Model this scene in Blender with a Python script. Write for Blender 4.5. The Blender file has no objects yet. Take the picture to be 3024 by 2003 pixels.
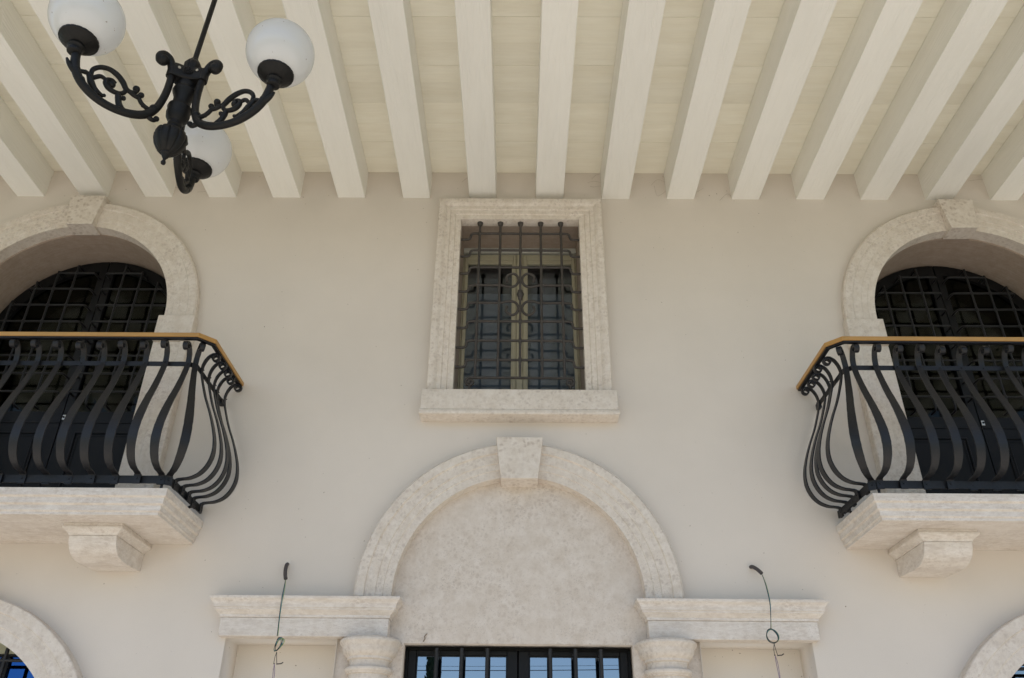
import bpy, bmesh, math, random
from mathutils import Vector, Matrix
random.seed(7)
PI = math.pi
S = bpy.context.scene
COL = S.collection

# ------------------------------------------------------------------ camera
f_px, pitch, yaw, roll = 2420.19, 0.52724, -0.00862, -0.00982
cy, sy = math.cos(yaw), math.sin(yaw)
F = Vector((sy*math.cos(pitch), cy*math.cos(pitch), math.sin(pitch)))
R = Vector((cy, -sy, 0)); U = R.cross(F)
R2 = R*math.cos(roll) - U*math.sin(roll)
U2 = R*math.sin(roll) + U*math.cos(roll)
cam_data = bpy.data.cameras.new('camera')
cam = bpy.data.objects.new('camera', cam_data); COL.objects.link(cam)
m = Matrix((R2, U2, -F)).transposed().to_4x4()
m.translation = Vector((-0.01, -5.0, 1.6))
cam.matrix_world = m
cam_data.sensor_width = 36; cam_data.lens = f_px/3024*36
cam_data.clip_start = 0.05; cam_data.clip_end = 1500
S.camera = cam

# ------------------------------------------------------------------ light
SUN_EL, SUN_AZ = math.radians(63), math.radians(200)      # azimuth clockwise from +y
world = bpy.data.worlds.new('World'); S.world = world; world.use_nodes = True
wn = world.node_tree
sky = wn.nodes.new('ShaderNodeTexSky'); sky.sky_type = 'NISHITA'; sky.sun_disc = False
sky.sun_elevation = SUN_EL; sky.sun_rotation = SUN_AZ
bg = wn.nodes['Background']; bg.inputs['Strength'].default_value = 0.10
wn.links.new(sky.outputs['Color'], bg.inputs['Color'])
sd = bpy.data.lights.new('sun', 'SUN'); sd.energy = 2.8; sd.angle = math.radians(0.53); sd.color = (1.0, 0.95, 0.87)
sun = bpy.data.objects.new('sun', sd); COL.objects.link(sun)
to_sun = Vector((math.sin(SUN_AZ)*math.cos(SUN_EL), math.cos(SUN_AZ)*math.cos(SUN_EL), math.sin(SUN_EL)))
sun.rotation_euler = to_sun.to_track_quat('Z', 'Y').to_euler(); sun.location = (0, -10, 15)
S.view_settings.view_transform = 'Standard'; S.view_settings.look = 'None'
S.view_settings.gamma = 1; S.view_settings.use_curve_mapping = False
S.view_settings.exposure = 0.82
try:
    S.cycles.max_bounces = 10; S.cycles.diffuse_bounces = 6
except Exception: pass

# ------------------------------------------------------------------ materials
def new_mat(name):
    mt = bpy.data.materials.new(name); mt.use_nodes = True
    return mt, mt.node_tree, mt.node_tree.nodes['Principled BSDF']
def N(nt, kind, **kw):
    n = nt.nodes.new(kind)
    for k, v in kw.items():
        if k in n.inputs: n.inputs[k].default_value = v
        else: setattr(n, k, v)
    return n
def L(nt, a, b): nt.links.new(a, b)
def coords(nt, scale=(1, 1, 1), kind='Object'):
    tc = N(nt, 'ShaderNodeTexCoord'); mp = N(nt, 'ShaderNodeMapping')
    mp.inputs['Scale'].default_value = scale
    L(nt, tc.outputs[kind], mp.inputs['Vector']); return mp.outputs['Vector']
def ramp(nt, fac, stops):
    r = N(nt, 'ShaderNodeValToRGB'); e = r.color_ramp.elements
    while len(e) < len(stops): e.new(0.5)
    for i, (p, c) in enumerate(stops):
        e[i].position = p; e[i].color = (*c, 1) if len(c) == 3 else c
    L(nt, fac, r.inputs['Fac']); return r.outputs['Color']
def mix(nt, fac, a, b, mode='MIX'):
    n = N(nt, 'ShaderNodeMix'); n.data_type = 'RGBA'; n.blend_type = mode
    for sock, v in ((n.inputs['Factor'], fac), (n.inputs[6], a), (n.inputs[7], b)):
        if isinstance(v, (int, float)): sock.default_value = v
        elif isinstance(v, tuple): sock.default_value = (*v, 1)
        else: L(nt, v, sock)
    return n.outputs[2]
def bump(nt, h, strength, dist, bsdf, prev=None):
    b = N(nt, 'ShaderNodeBump'); b.inputs['Strength'].default_value = strength
    b.inputs['Distance'].default_value = dist
    L(nt, h, b.inputs['Height'])
    if prev: L(nt, prev, b.inputs['Normal'])
    L(nt, b.outputs['Normal'], bsdf.inputs['Normal']); return b.outputs['Normal']

def stone_mat(name, stretch=(1, 1, 1), base=(0.72, 0.66, 0.588), tan=(0.49, 0.42, 0.36), vs=40.0, vein=0.0, amount=1.0, vsc=(0.6, 1.0, 4.2)):
    mt, nt, b = new_mat(name)
    v = coords(nt, stretch)
    # distorted coordinates so the blotches are irregular
    wob = N(nt, 'ShaderNodeTexNoise', Scale=22.0, Detail=3.0); L(nt, v, wob.inputs['Vector'])
    add = N(nt, 'ShaderNodeVectorMath'); add.operation = 'MULTIPLY_ADD'
    add.inputs[1].default_value = (0.045, 0.045, 0.045)
    L(nt, wob.outputs['Color'], add.inputs[0]); L(nt, v, add.inputs[2])
    vv = add.outputs[0]
    vo = N(nt, 'ShaderNodeTexVoronoi', Scale=vs); vo.feature = 'F1'; L(nt, vv, vo.inputs['Vector'])
    blot = ramp(nt, vo.outputs['Distance'], [(0.20, (1, 1, 1)), (0.60, (0, 0, 0))])
    pick = N(nt, 'ShaderNodeSeparateColor'); L(nt, vo.outputs['Color'], pick.inputs[0])
    sel = ramp(nt, pick.outputs[0], [(0.12, (0, 0, 0)), (0.70, (1, 1, 1))])
    big = N(nt, 'ShaderNodeTexNoise', Scale=3.2, Detail=4.0, Roughness=0.6); L(nt, v, big.inputs['Vector'])
    zone = ramp(nt, big.outputs['Fac'], [(0.36, (0.25, 0.25, 0.25)), (0.66, (1, 1, 1))])
    f1 = mix(nt, 1.0, blot, sel, 'MULTIPLY'); f1 = mix(nt, 1.0, f1, zone, 'MULTIPLY')
    med = N(nt, 'ShaderNodeTexNoise', Scale=15.0, Detail=8.0, Roughness=0.72); L(nt, v, med.inputs['Vector'])
    cloud = ramp(nt, med.outputs['Fac'], [(0.38, (0, 0, 0)), (0.66, (1, 1, 1))])
    c = mix(nt, 0.42*amount, base, tuple(x*y for x, y in zip(base, (0.80, 0.765, 0.72))))
    n0 = N(nt, 'ShaderNodeMix'); n0.data_type = 'RGBA'
    L(nt, cloud, n0.inputs['Factor']); n0.inputs[6].default_value = (*base, 1)
    n0.inputs[7].default_value = (*tuple(x*y for x, y in zip(base, (0.86, 0.83, 0.79))), 1)
    c = n0.outputs[2]
    sc = N(nt, 'ShaderNodeMath'); sc.operation = 'MULTIPLY'; sc.inputs[1].default_value = 0.8*amount; sc.use_clamp = True
    L(nt, f1, sc.inputs[0]); c = mix(nt, sc.outputs[0], c, tan)
    # fine dark pits
    fine = N(nt, 'ShaderNodeTexNoise', Scale=150.0, Detail=3.0, Roughness=0.7); L(nt, v, fine.inputs['Vector'])
    pit = ramp(nt, fine.outputs['Fac'], [(0.565, (0, 0, 0)), (0.665, (1, 1, 1))])
    pz = mix(nt, 1.0, pit, zone, 'MULTIPLY')
    sc2 = N(nt, 'ShaderNodeMath'); sc2.operation = 'MULTIPLY'; sc2.inputs[1].default_value = 0.62
    L(nt, pz, sc2.inputs[0]); c = mix(nt, sc2.outputs[0], c, (0.33, 0.28, 0.25))
    if vein:
        vn = N(nt, 'ShaderNodeTexNoise', Scale=9.0, Detail=8.0, Roughness=0.75, Distortion=1.1)
        L(nt, coords(nt, vsc), vn.inputs['Vector'])
        vf = ramp(nt, vn.outputs['Fac'], [(0.46, (0, 0, 0)), (0.62, (1, 1, 1))])
        s3 = N(nt, 'ShaderNodeMath'); s3.operation = 'MULTIPLY'; s3.inputs[1].default_value = vein
        L(nt, vf, s3.inputs[0]); c = mix(nt, s3.outputs[0], c, tan)
    L(nt, c, b.inputs['Base Color']); b.inputs['Roughness'].default_value = 0.62
    b.inputs['Specular IOR Level'].default_value = 0.25
    n1 = bump(nt, fine.outputs['Fac'], 0.35, 0.002, b)
    bump(nt, med.outputs['Fac'], 0.25, 0.004, b, n1)
    return mt

def plaster_mat(name, base=(0.695, 0.636, 0.566)):
    mt, nt, b = new_mat(name)
    v = coords(nt)
    big = N(nt, 'ShaderNodeTexNoise', Scale=0.9, Detail=5.0, Roughness=0.6); L(nt, v, big.inputs['Vector'])
    c = ramp(nt, big.outputs['Fac'], [(0.3, tuple(x*0.935 for x in base)), (0.7, tuple(min(1, x*1.03) for x in base))])
    g = N(nt, 'ShaderNodeTexNoise', Scale=260.0, Detail=2.0); L(nt, v, g.inputs['Vector'])
    gr = ramp(nt, g.outputs['Fac'], [(0.3, (0.95, 0.95, 0.95)), (0.7, (1.03, 1.03, 1.03))])
    c = mix(nt, 1.0, c, gr, 'MULTIPLY')
    sp = N(nt, 'ShaderNodeTexNoise', Scale=55.0, Detail=1.0); L(nt, v, sp.inputs['Vector'])
    spk = ramp(nt, sp.outputs['Fac'], [(0.765, (0, 0, 0)), (0.80, (1, 1, 1))])
    c = mix(nt, spk, c, (0.30, 0.25, 0.20))
    L(nt, c, b.inputs['Base Color']); b.inputs['Roughness'].default_value = 0.9
    b.inputs['Specular IOR Level'].default_value = 0.15
    tr = N(nt, 'ShaderNodeTexNoise', Scale=14.0, Detail=3.0); L(nt, v, tr.inputs['Vector'])
    n1 = bump(nt, g.outputs['Fac'], 0.25, 0.0012, b)
    bump(nt, tr.outputs['Fac'], 0.12, 0.006, b, n1)
    return mt

def painted_wood(name, base, grain_axis, contrast=0.05, relief=0.6, tint=None):
    """painted timber; grain runs along grain_axis ('x' or 'y'), random shift per object"""
    mt, nt, b = new_mat(name)
    tc = N(nt, 'ShaderNodeTexCoord'); oi = N(nt, 'ShaderNodeObjectInfo')
    sh = N(nt, 'ShaderNodeVectorMath'); sh.operation = 'MULTIPLY_ADD'
    cmb = N(nt, 'ShaderNodeCombineXYZ')
    for i in range(3): L(nt, oi.outputs['Random'], cmb.inputs[i])
    L(nt, cmb.outputs[0], sh.inputs[0]); sh.inputs[1].default_value = (37, 53, 29); L(nt, tc.outputs['Object'], sh.inputs[2])
    mp = N(nt, 'ShaderNodeMapping')
    mp.inputs['Scale'].default_value = (0.7, 11, 11) if grain_axis == 'x' else (11, 0.7, 11)
    L(nt, sh.outputs[0], mp.inputs['Vector'])
    w = N(nt, 'ShaderNodeTexNoise', Scale=1.3, Detail=2.0, Distortion=0.3); L(nt, mp.outputs['Vector'], w.inputs['Vector'])
    mul = N(nt, 'ShaderNodeMath'); mul.operation = 'MULTIPLY'; mul.inputs[1].default_value = 42.0
    L(nt, w.outputs['Fac'], mul.inputs[0])
    sn = N(nt, 'ShaderNodeMath'); sn.operation = 'SINE'; L(nt, mul.outputs[0], sn.inputs[0])
    mr = N(nt, 'ShaderNodeMapRange'); mr.inputs['From Min'].default_value = -1
    L(nt, sn.outputs[0], mr.inputs['Value'])
    lo = tuple(x*(1-contrast) for x in base)
    c = mix(nt, mr.outputs['Result'], lo, base)
    bl = N(nt, 'ShaderNodeTexNoise', Scale=2.0, Detail=3.0, Roughness=0.6)
    mp2 = N(nt, 'ShaderNodeMapping'); mp2.inputs['Scale'].default_value = (0.8, 4, 4) if grain_axis == 'x' else (4, 0.8, 4)
    L(nt, sh.outputs[0], mp2.inputs['Vector']); L(nt, mp2.outputs['Vector'], bl.inputs['Vector'])
    br = ramp(nt, bl.outputs['Fac'], [(0.3, tint or (0.90, 0.88, 0.85)), (0.65, (1.02, 1.02, 1.02))])
    c = mix(nt, 1.0, c, br, 'MULTIPLY')
    # per object tone
    pt = N(nt, 'ShaderNodeMapRange'); pt.inputs['To Min'].default_value = 0.95; pt.inputs['To Max'].default_value = 1.03
    L(nt, oi.outputs['Random'], pt.inputs['Value'])
    cc = N(nt, 'ShaderNodeCombineColor')
    for i in range(3): L(nt, pt.outputs['Result'], cc.inputs[i])
    c = mix(nt, 1.0, c, cc.outputs[0], 'MULTIPLY')
    L(nt, c, b.inputs['Base Color']); b.inputs['Roughness'].default_value = 0.55
    b.inputs['Specular IOR Level'].default_value = 0.3
    bump(nt, mr.outputs['Result'], relief, 0.0016, b)
    return mt

def metal_mat(name, base, rough=0.45, metallic=0.2, spec=0.5, bumpy=0.3, speck=None, scale=60):
    mt, nt, b = new_mat(name)
    v = coords(nt)
    n1 = N(nt, 'ShaderNodeTexNoise', Scale=float(scale), Detail=4.0, Roughness=0.6); L(nt, v, n1.inputs['Vector'])
    c = ramp(nt, n1.outputs['Fac'], [(0.3, tuple(x*0.8 for x in base)), (0.7, tuple(x*1.25 for x in base))])
    if speck:
        n2 = N(nt, 'ShaderNodeTexNoise', Scale=38.0, Detail=5.0, Roughness=0.75); L(nt, v, n2.inputs['Vector'])
        sf = ramp(nt, n2.outputs['Fac'], [(0.56, (0, 0, 0)), (0.72, (1, 1, 1))])
        c = mix(nt, sf, c, speck)
    L(nt, c, b.inputs['Base Color'])
    b.inputs['Roughness'].default_value = rough; b.inputs['Metallic'].default_value = metallic
    b.inputs['Specular IOR Level'].default_value = spec
    bump(nt, n1.outputs['Fac'], bumpy, 0.002, b)
    return mt

def simple_mat(name, base, rough=0.5, metallic=0.0, spec=0.5, var=0.06, scale=20):
    mt, nt, b = new_mat(name)
    n1 = N(nt, 'ShaderNodeTexNoise', Scale=float(scale), Detail=4.0); L(nt, coords(nt), n1.inputs['Vector'])
    c = ramp(nt, n1.outputs['Fac'], [(0.3, tuple(x*(1-var) for x in base)), (0.7, tuple(x*(1+var) for x in base))])
    L(nt, c, b.inputs['Base Color'])
    b.inputs['Roughness'].default_value = rough; b.inputs['Metallic'].default_value = metallic
    b.inputs['Specular IOR Level'].default_value = spec
    return mt

def glass_mat(name, ior=1.9, tint=(0.55, 0.6, 0.58), reflect=(0.85, 0.95, 1.0)):
    mt = bpy.data.materials.new(name); mt.use_nodes = True; nt = mt.node_tree
    nt.nodes.remove(nt.nodes['Principled BSDF'])
    tr = N(nt, 'ShaderNodeBsdfTransparent'); tr.inputs['Color'].default_value = (*tint, 1)
    gl = N(nt, 'ShaderNodeBsdfGlossy'); gl.inputs['Roughness'].default_value = 0.004; gl.inputs['Color'].default_value = (*reflect, 1)
    fr = N(nt, 'ShaderNodeFresnel'); fr.inputs['IOR'].default_value = ior
    mx = N(nt, 'ShaderNodeMixShader'); L(nt, fr.outputs[0], mx.inputs[0]); L(nt, tr.outputs[0], mx.inputs[1]); L(nt, gl.outputs[0], mx.inputs[2])
    L(nt, mx.outputs[0], nt.nodes['Material Output'].inputs['Surface'])
    return mt

def opal_mat():
    mt, nt, b = new_mat('opal_glass')
    b.inputs['Coat Weight'].default_value = 0.6; b.inputs['Coat Roughness'].default_value = 0.03
    v = coords(nt)
    sp = N(nt, 'ShaderNodeTexNoise', Scale=52.0, Detail=1.0); L(nt, v, sp.inputs['Vector'])
    sf = ramp(nt, sp.outputs['Fac'], [(0.755, (0, 0, 0)), (0.79, (0.8, 0.8, 0.8))])
    c = mix(nt, sf, (0.86, 0.86, 0.85), (0.36, 0.27, 0.20))
    L(nt, c, b.inputs['Base Color']); b.inputs['Roughness'].default_value = 0.09
    b.inputs['Specular IOR Level'].default_value = 0.6
    tl = N(nt, 'ShaderNodeBsdfTranslucent'); L(nt, c, tl.inputs['Color'])
    mx = N(nt, 'ShaderNodeMixShader'); mx.inputs[0].default_value = 0.45
    L(nt, b.outputs[0], mx.inputs[1]); L(nt, tl.outputs[0], mx.inputs[2])
    L(nt, mx.outputs[0], nt.nodes['Material Output'].inputs['Surface'])
    return mt

M = dict(
    keystone=stone_mat('blotchy_keystone_limestone', tan=(0.44, 0.365, 0.30), vs=34.0, amount=1.35),
    stone=stone_mat('mottled_limestone'),
    tymp=stone_mat('tympanum_limestone', (0.8, 0.8, 0.8), base=(0.675, 0.613, 0.545), tan=(0.50, 0.425, 0.355), vs=46.0, amount=0.95),
    vein=stone_mat('veined_limestone', (0.8, 1, 1.6), base=(0.745, 0.695, 0.635), vein=0.38, amount=0.75),
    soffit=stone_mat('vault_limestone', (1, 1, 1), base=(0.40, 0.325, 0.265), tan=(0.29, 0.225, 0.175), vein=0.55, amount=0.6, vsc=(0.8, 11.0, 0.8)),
    plaster=plaster_mat('cream_plaster'),
    niche=plaster_mat('niche_plaster', (0.72, 0.665, 0.59)),
    beam=painted_wood('white_painted_beam', (0.84, 0.83, 0.775), 'y', 0.010, 0.75, (0.982, 0.98, 0.975)),
    plank=painted_wood('cream_painted_plank', (0.89, 0.865, 0.755), 'x', 0.02, 0.5, (0.95, 0.935, 0.91)),
    roof=simple_mat('roof_deck', (0.3, 0.27, 0.24), 0.9),
    iron=metal_mat('black_wrought_iron', (0.0075, 0.008, 0.010), 0.42, 0.0, 0.40, 0.6, scale=90),
    cast=metal_mat('black_cast_iron', (0.0065, 0.006, 0.0055), 0.5, 0.0, 0.28, 0.5, speck=(0.014, 0.013, 0.011), scale=45),
    oldiron=metal_mat('weathered_grey_iron', (0.048, 0.042, 0.038), 0.5, 0.1, 0.4, 0.5, speck=(0.11, 0.09, 0.075), scale=80),
    darkiron=metal_mat('dark_grille_iron', (0.013, 0.013, 0.014), 0.5, 0.0, 0.4, 0.4, scale=70),
    doorframe=simple_mat('black_painted_door', (0.006, 0.006, 0.0065), 0.45, 0.0, 0.22),
    sash=simple_mat('olive_beige_painted_sash', (0.42, 0.385, 0.275), 0.5, 0.0, 0.4, 0.04),
    headbox=simple_mat('pale_grey_shutter_box', (0.50, 0.50, 0.45), 0.5),
    doorglass=glass_mat('balcony_door_glass', 1.29, (0.38, 0.40, 0.36), (0.8, 0.84, 0.80)),
    reflection_panel=simple_mat('grey_blue_sky_reflection', (0.20, 0.205, 0.22), 0.9, var=0.15, scale=6),
    glass=glass_mat('window_glass', 1.5, (0.78, 0.82, 0.84), (0.80, 0.86, 0.95)),
    skyglass=glass_mat('coated_door_glass', 4.2, (0.2, 0.22, 0.24), (0.62, 0.76, 0.94)),
    blue_reflect_glass=glass_mat('blue_sky_reflection_glass', 3.2, (0.05, 0.08, 0.2), (0.06, 0.24, 0.85)),  # blue of the reflected sky is painted into the reflection tint
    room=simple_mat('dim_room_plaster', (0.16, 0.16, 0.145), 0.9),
    brass=simple_mat('golden_bronze_handrail', (0.46, 0.255, 0.075), 0.42, 0.25, 0.5, 0.08, 8),
    steel=simple_mat('steel_lock_plate', (0.55, 0.55, 0.52), 0.35, 0.6),
    screw=simple_mat('zinc_screw', (0.6, 0.58, 0.52), 0.35, 0.7),
    opal=opal_mat(),
    conduit=simple_mat('grey_corrugated_conduit', (0.07, 0.06, 0.06), 0.6),
    wblack=simple_mat('black_wire', (0.012, 0.010, 0.012), 0.5), wblue=simple_mat('blue_wire', (0.05, 0.22, 0.30), 0.45),
    wgreen=simple_mat('yellow_green_wire', (0.22, 0.30, 0.05), 0.45), wviolet=simple_mat('violet_wire', (0.16, 0.10, 0.22), 0.5),
    paving=simple_mat('pale_terrace_paving', (0.58, 0.53, 0.46), 0.85, var=0.12, scale=3),
    grass=simple_mat('lawn_green', (0.10, 0.12, 0.05), 0.95, var=0.3, scale=4),
    leaf=simple_mat('cypress_foliage', (0.035, 0.055, 0.022), 0.8, var=0.4, scale=14),
    bark=simple_mat('bark', (0.12, 0.09, 0.065), 0.9, var=0.3, scale=10),
    wood=simple_mat('pole_wood', (0.16, 0.13, 0.10), 0.9),
    blind=simple_mat('cream_roller_blind', (0.42, 0.42, 0.30), 0.8),
    cobweb=simple_mat('dust_brown', (0.24, 0.19, 0.14), 0.95),
)

# ------------------------------------------------------------------ mesh helpers
class MB:
    """collects shapes and builds them as ONE mesh object"""
    def __init__(s, flip=1, ox=0.0): s.v = []; s.f = []; s.flip = flip; s.ox = ox
    def add(s, vs, fs):
        o = len(s.v)
        s.v += [(s.ox + s.flip*p[0], p[1], p[2]) for p in vs]
        s.f += [tuple(i+o for i in f) for f in fs]
        return s
    def box(s, x0, x1, y0, y1, z0, z1):
        v = [(x, y, z) for x in (x0, x1) for y in (y0, y1) for z in (z0, z1)]
        return s.add(v, [(0, 1, 3, 2), (4, 6, 7, 5), (0, 4, 5, 1), (2, 3, 7, 6), (0, 2, 6, 4), (1, 5, 7, 3)])
    def prism(s, poly, y0, y1):
        """polygon in x,z pulled from y0 to y1"""
        n = len(poly)
        v = [(x, y0, z) for x, z in poly] + [(x, y1, z) for x, z in poly]
        f = [tuple(range(n)), tuple(range(2*n-1, n-1, -1))] + [(i, (i+1) % n, n+(i+1) % n, n+i) for i in range(n)]
        return s.add(v, f)
    def prismx(s, poly, x0, x1):
        """polygon in y,z pulled from x0 to x1"""
        n = len(poly)
        v = [(x0, y, z) for y, z in poly] + [(x1, y, z) for y, z in poly]
        f = [tuple(range(n)), tuple(range(2*n-1, n-1, -1))] + [(i, (i+1) % n, n+(i+1) % n, n+i) for i in range(n)]
        return s.add(v, f)
    def loft(s, rings, caps=True, closed=True):
        n = len(rings[0]); v = [p for r in rings for p in r]; f = []
        for a in range(len(rings)-1):
            for i in range(n if closed else n-1):
                j = (i+1) % n
                f.append((a*n+i, a*n+j, (a+1)*n+j, (a+1)*n+i))
        if caps: f += [tuple(range(n)), tuple(range((len(rings)-1)*n, len(rings)*n))]
        return s.add(v, f)
    def lathe(s, prof, c, seg=40, flute=0, depth=0.0):
        rings = []
        for r, z in prof:
            ring = []
            for i in range(seg):
                a = 2*PI*i/seg; rr = r
                if flute: rr = r*(1-depth*(1-abs(math.sin(a*flute/2)))**2.4)
                ring.append((c[0]+rr*math.cos(a), c[1]+rr*math.sin(a), c[2]+z))
            rings.append(ring)
        return s.loft(rings)
    def tube(s, pts, r, seg=10, caps=True):
        pts = [Vector(p) for p in pts]; n = len(pts)
        rs = r if isinstance(r, (list, tuple)) else [r]*n
        up = None; rings = []
        for i, p in enumerate(pts):
            t = (pts[min(i+1, n-1)]-pts[max(i-1, 0)]).normalized()
            if up is None:
                up = t.cross(Vector((0, 0, 1)) if abs(t.z) < .9 else Vector((1, 0, 0))).normalized()
            up = (up - t*up.dot(t)).normalized(); b = t.cross(up)
            rings.append([tuple(p + (up*math.cos(2*PI*k/seg)+b*math.sin(2*PI*k/seg))*rs[i]) for k in range(seg)])
        return s.loft(rings, caps)
    def ball(s, c, r, seg=14, rings=8, sz=1.0):
        prof = [(max(r*math.sin(PI*i/rings), r*.02), -r*sz*math.cos(PI*i/rings)) for i in range(rings+1)]
        return s.lathe(prof, c, seg)
    def strip(s, pts, side, widths, th):
        """flat bar: centre line pts, constant side direction, widths per point, thickness th"""
        pts = [Vector(p) for p in pts]; n = len(pts); side = Vector(side).normalized(); rings = []
        for i, p in enumerate(pts):
            t = (pts[min(i+1, n-1)]-pts[max(i-1, 0)]).normalized(); nn = t.cross(side).normalized()
            w = widths[i] if isinstance(widths, (list, tuple)) else widths
            rings.append([tuple(p+side*w/2*a+nn*th/2*b) for a, b in ((-1, -1), (-1, .8), (-.8, 1), (.8, 1), (1, .8), (1, -1))])
        return s.loft(rings)
    def stepped(s, x0, x1, yf, yb, prof):
        """block with moulded front and two returned ends; prof = (outset, z) from bottom to top"""
        rings = [[(x0-o, yb, z), (x0-o, yf-o, z), (x1+o, yf-o, z), (x1+o, yb, z)] for o, z in prof]
        return s.loft(rings)
    def arc(s, cx, cz, prof, a0, a1, seg=40):
        """closed profile of (radius, y) swept round an arch"""
        rings = []
        for i in range(seg+1):
            a = a0+(a1-a0)*i/seg
            rings.append([(cx+r*math.cos(a), y, cz+r*math.sin(a)) for r, y in prof])
        return s.loft(rings)
    def build(s, name, mat, parent=None, smooth=None, bevel=0, seg=2, loc=None):
        me = bpy.data.meshes.new(name); me.from_pydata(s.v, [], s.f)
        if parent is not None:
            off = parent.get('_o'); 
        bm = bmesh.new(); bm.from_mesh(me)
        bmesh.ops.recalc_face_normals(bm, faces=bm.faces)
        bm.to_mesh(me); bm.free()
        if smooth:
            me.polygons.foreach_set('use_smooth', [True]*len(me.polygons))
            me.set_sharp_from_angle(angle=math.radians(smooth))
        me.materials.append(mat)
        o = bpy.data.objects.new(name, me); COL.objects.link(o)
        if parent is not None:
            o.parent = parent
            me.transform(Matrix.Translation(-parent_origin(parent)))
        if bevel:
            b = o.modifiers.new('bevel', 'BEVEL'); b.width = bevel; b.segments = seg; b.limit_method = 'ANGLE'
            b.angle_limit = math.radians(40)
            if not smooth:
                me.polygons.foreach_set('use_smooth', [True]*len(me.polygons)); me.set_sharp_from_angle(angle=math.radians(35))
        return o
def parent_origin(p):
    o = Vector((0, 0, 0))
    while p is not None: o = o + p.location; p = p.parent
    return o
def tag(o, label=None, cat=None, group=None, kind=None):
    for k, v in (('label', label), ('category', cat), ('group', group), ('kind', kind)):
        if v: o[k] = v
    return o
def thing(name, loc, label, cat, group=None):
    e = bpy.data.objects.new(name, None); e.location = loc; e.empty_display_size = .1; COL.objects.link(e)
    return tag(e, label, cat, group)
def smooth_pts(pts, n=6):
    """Catmull-Rom through the points"""
    P = [Vector(p) for p in pts]; out = []
    for i in range(len(P)-1):
        p0 = P[max(i-1, 0)]; p1 = P[i]; p2 = P[i+1]; p3 = P[min(i+2, len(P)-1)]
        for k in range(n):
            t = k/n
            out.append(0.5*((2*p1)+(-p0+p2)*t+(2*p0-5*p1+4*p2-p3)*t*t+(-p0+3*p1-3*p2+p3)*t**3))
    out.append(P[-1]); return out
def plate(name, outer, holes, y0, y1, mat, parent=None):
    """flat slab in the x,z plane with holes, from y0 to y1"""
    cu = bpy.data.curves.new(name, 'CURVE'); cu.dimensions = '2D'; cu.fill_mode = 'BOTH'; cu.extrude = abs(y1-y0)/2
    for poly in [outer]+holes:
        sp = cu.splines.new('POLY'); sp.points.add(len(poly)-1); sp.use_cyclic_u = True
        for p, (x, z) in zip(sp.points, poly): p.co = (x, z, 0, 1)
    tmp = bpy.data.objects.new('tmp', cu); COL.objects.link(tmp)
    bpy.context.view_layer.update()
    dg = bpy.context.evaluated_depsgraph_get()
    me = bpy.data.meshes.new_from_object(tmp.evaluated_get(dg))
    bpy.data.objects.remove(tmp); bpy.data.curves.remove(cu)
    me.transform(Matrix.Rotation(PI/2, 4, 'X')); me.transform(Matrix.Translation((0, (y0+y1)/2, 0)))
    bm = bmesh.new(); bm.from_mesh(me); bmesh.ops.remove_doubles(bm, verts=bm.verts, dist=1e-5)
    bmesh.ops.recalc_face_normals(bm, faces=bm.faces); bm.to_mesh(me); bm.free()
    me.name = name; me.materials.clear(); me.materials.append(mat)
    o = bpy.data.objects.new(name, me); COL.objects.link(o)
    if parent is not None:
        o.parent = parent; me.transform(Matrix.Translation(-parent_origin(parent)))
    return o
def arch_poly(cx, cz, r, zb, seg=48, half=None):
    h = half or r
    return [(cx-h, zb), (cx+h, zb)] + [(cx+r*math.cos(a), cz+r*math.sin(a)) for a in [PI*i/seg for i in range(seg+1)]]

# key measures (metres)
SX = 3.31            # axis of the side bays
UZ = 4.648           # springing of the upper side arches
LZ = 1.715           # springing of the lower side arches
FLOOR2 = 3.175

# ------------------------------------------------------------------ setting
o = MB().box(-400, 400, -600, 60, -0.32, -0.02).build('ground', M['grass']); tag(o, kind='structure')
o = MB().box(-14, 14, -17, -0.0, -0.02, 0.0).build('terrace', M['paving']); tag(o, kind='structure')

ceiling = bpy.data.objects.new('ceiling', None); COL.objects.link(ceiling); tag(ceiling, kind='structure')
edges = [0.0, -0.178, -0.35, -0.54, -0.742, -0.935, -1.085, -1.278, -1.482, -1.67, -1.86, -2.05, -2.235, -2.43, -2.62, -2.81, -3.0, -3.2]
for i in range(len(edges)-1):
    gap = 0.0003 + 0.0022*random.random()**4; dz = random.uniform(-.0012, .0012)
    MB().box(-6.4, 6.4, edges[i+1]+gap, edges[i]-gap, 6.05+dz, 6.075).build('plank', M['plank'], ceiling, bevel=0.0014, seg=1)
beams_x = [-5.88, -5.37, -4.87, -4.36, -3.855, -3.35, -2.845, -2.339, -1.835, -1.324, -.812, -.294, .230, .747, 1.255, 1.762, 2.268, 2.768, 3.272, 3.78, 4.285, 4.79, 5.30, 5.81]
for i, x in enumerate(beams_x):
    w = 0.108 + random.uniform(-.0015, .0015); dz = random.uniform(-.002, .002)
    MB().box(x-w, x+w, -3.3, 0.004, 5.788+dz, 6.049).build('beam', M['beam'], ceiling, bevel=0.004, seg=2)
MB().box(-6.4, 6.4, -3.32, 0.4, 6.08, 6.3).build('roof_deck', M['roof'], ceiling)

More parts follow.
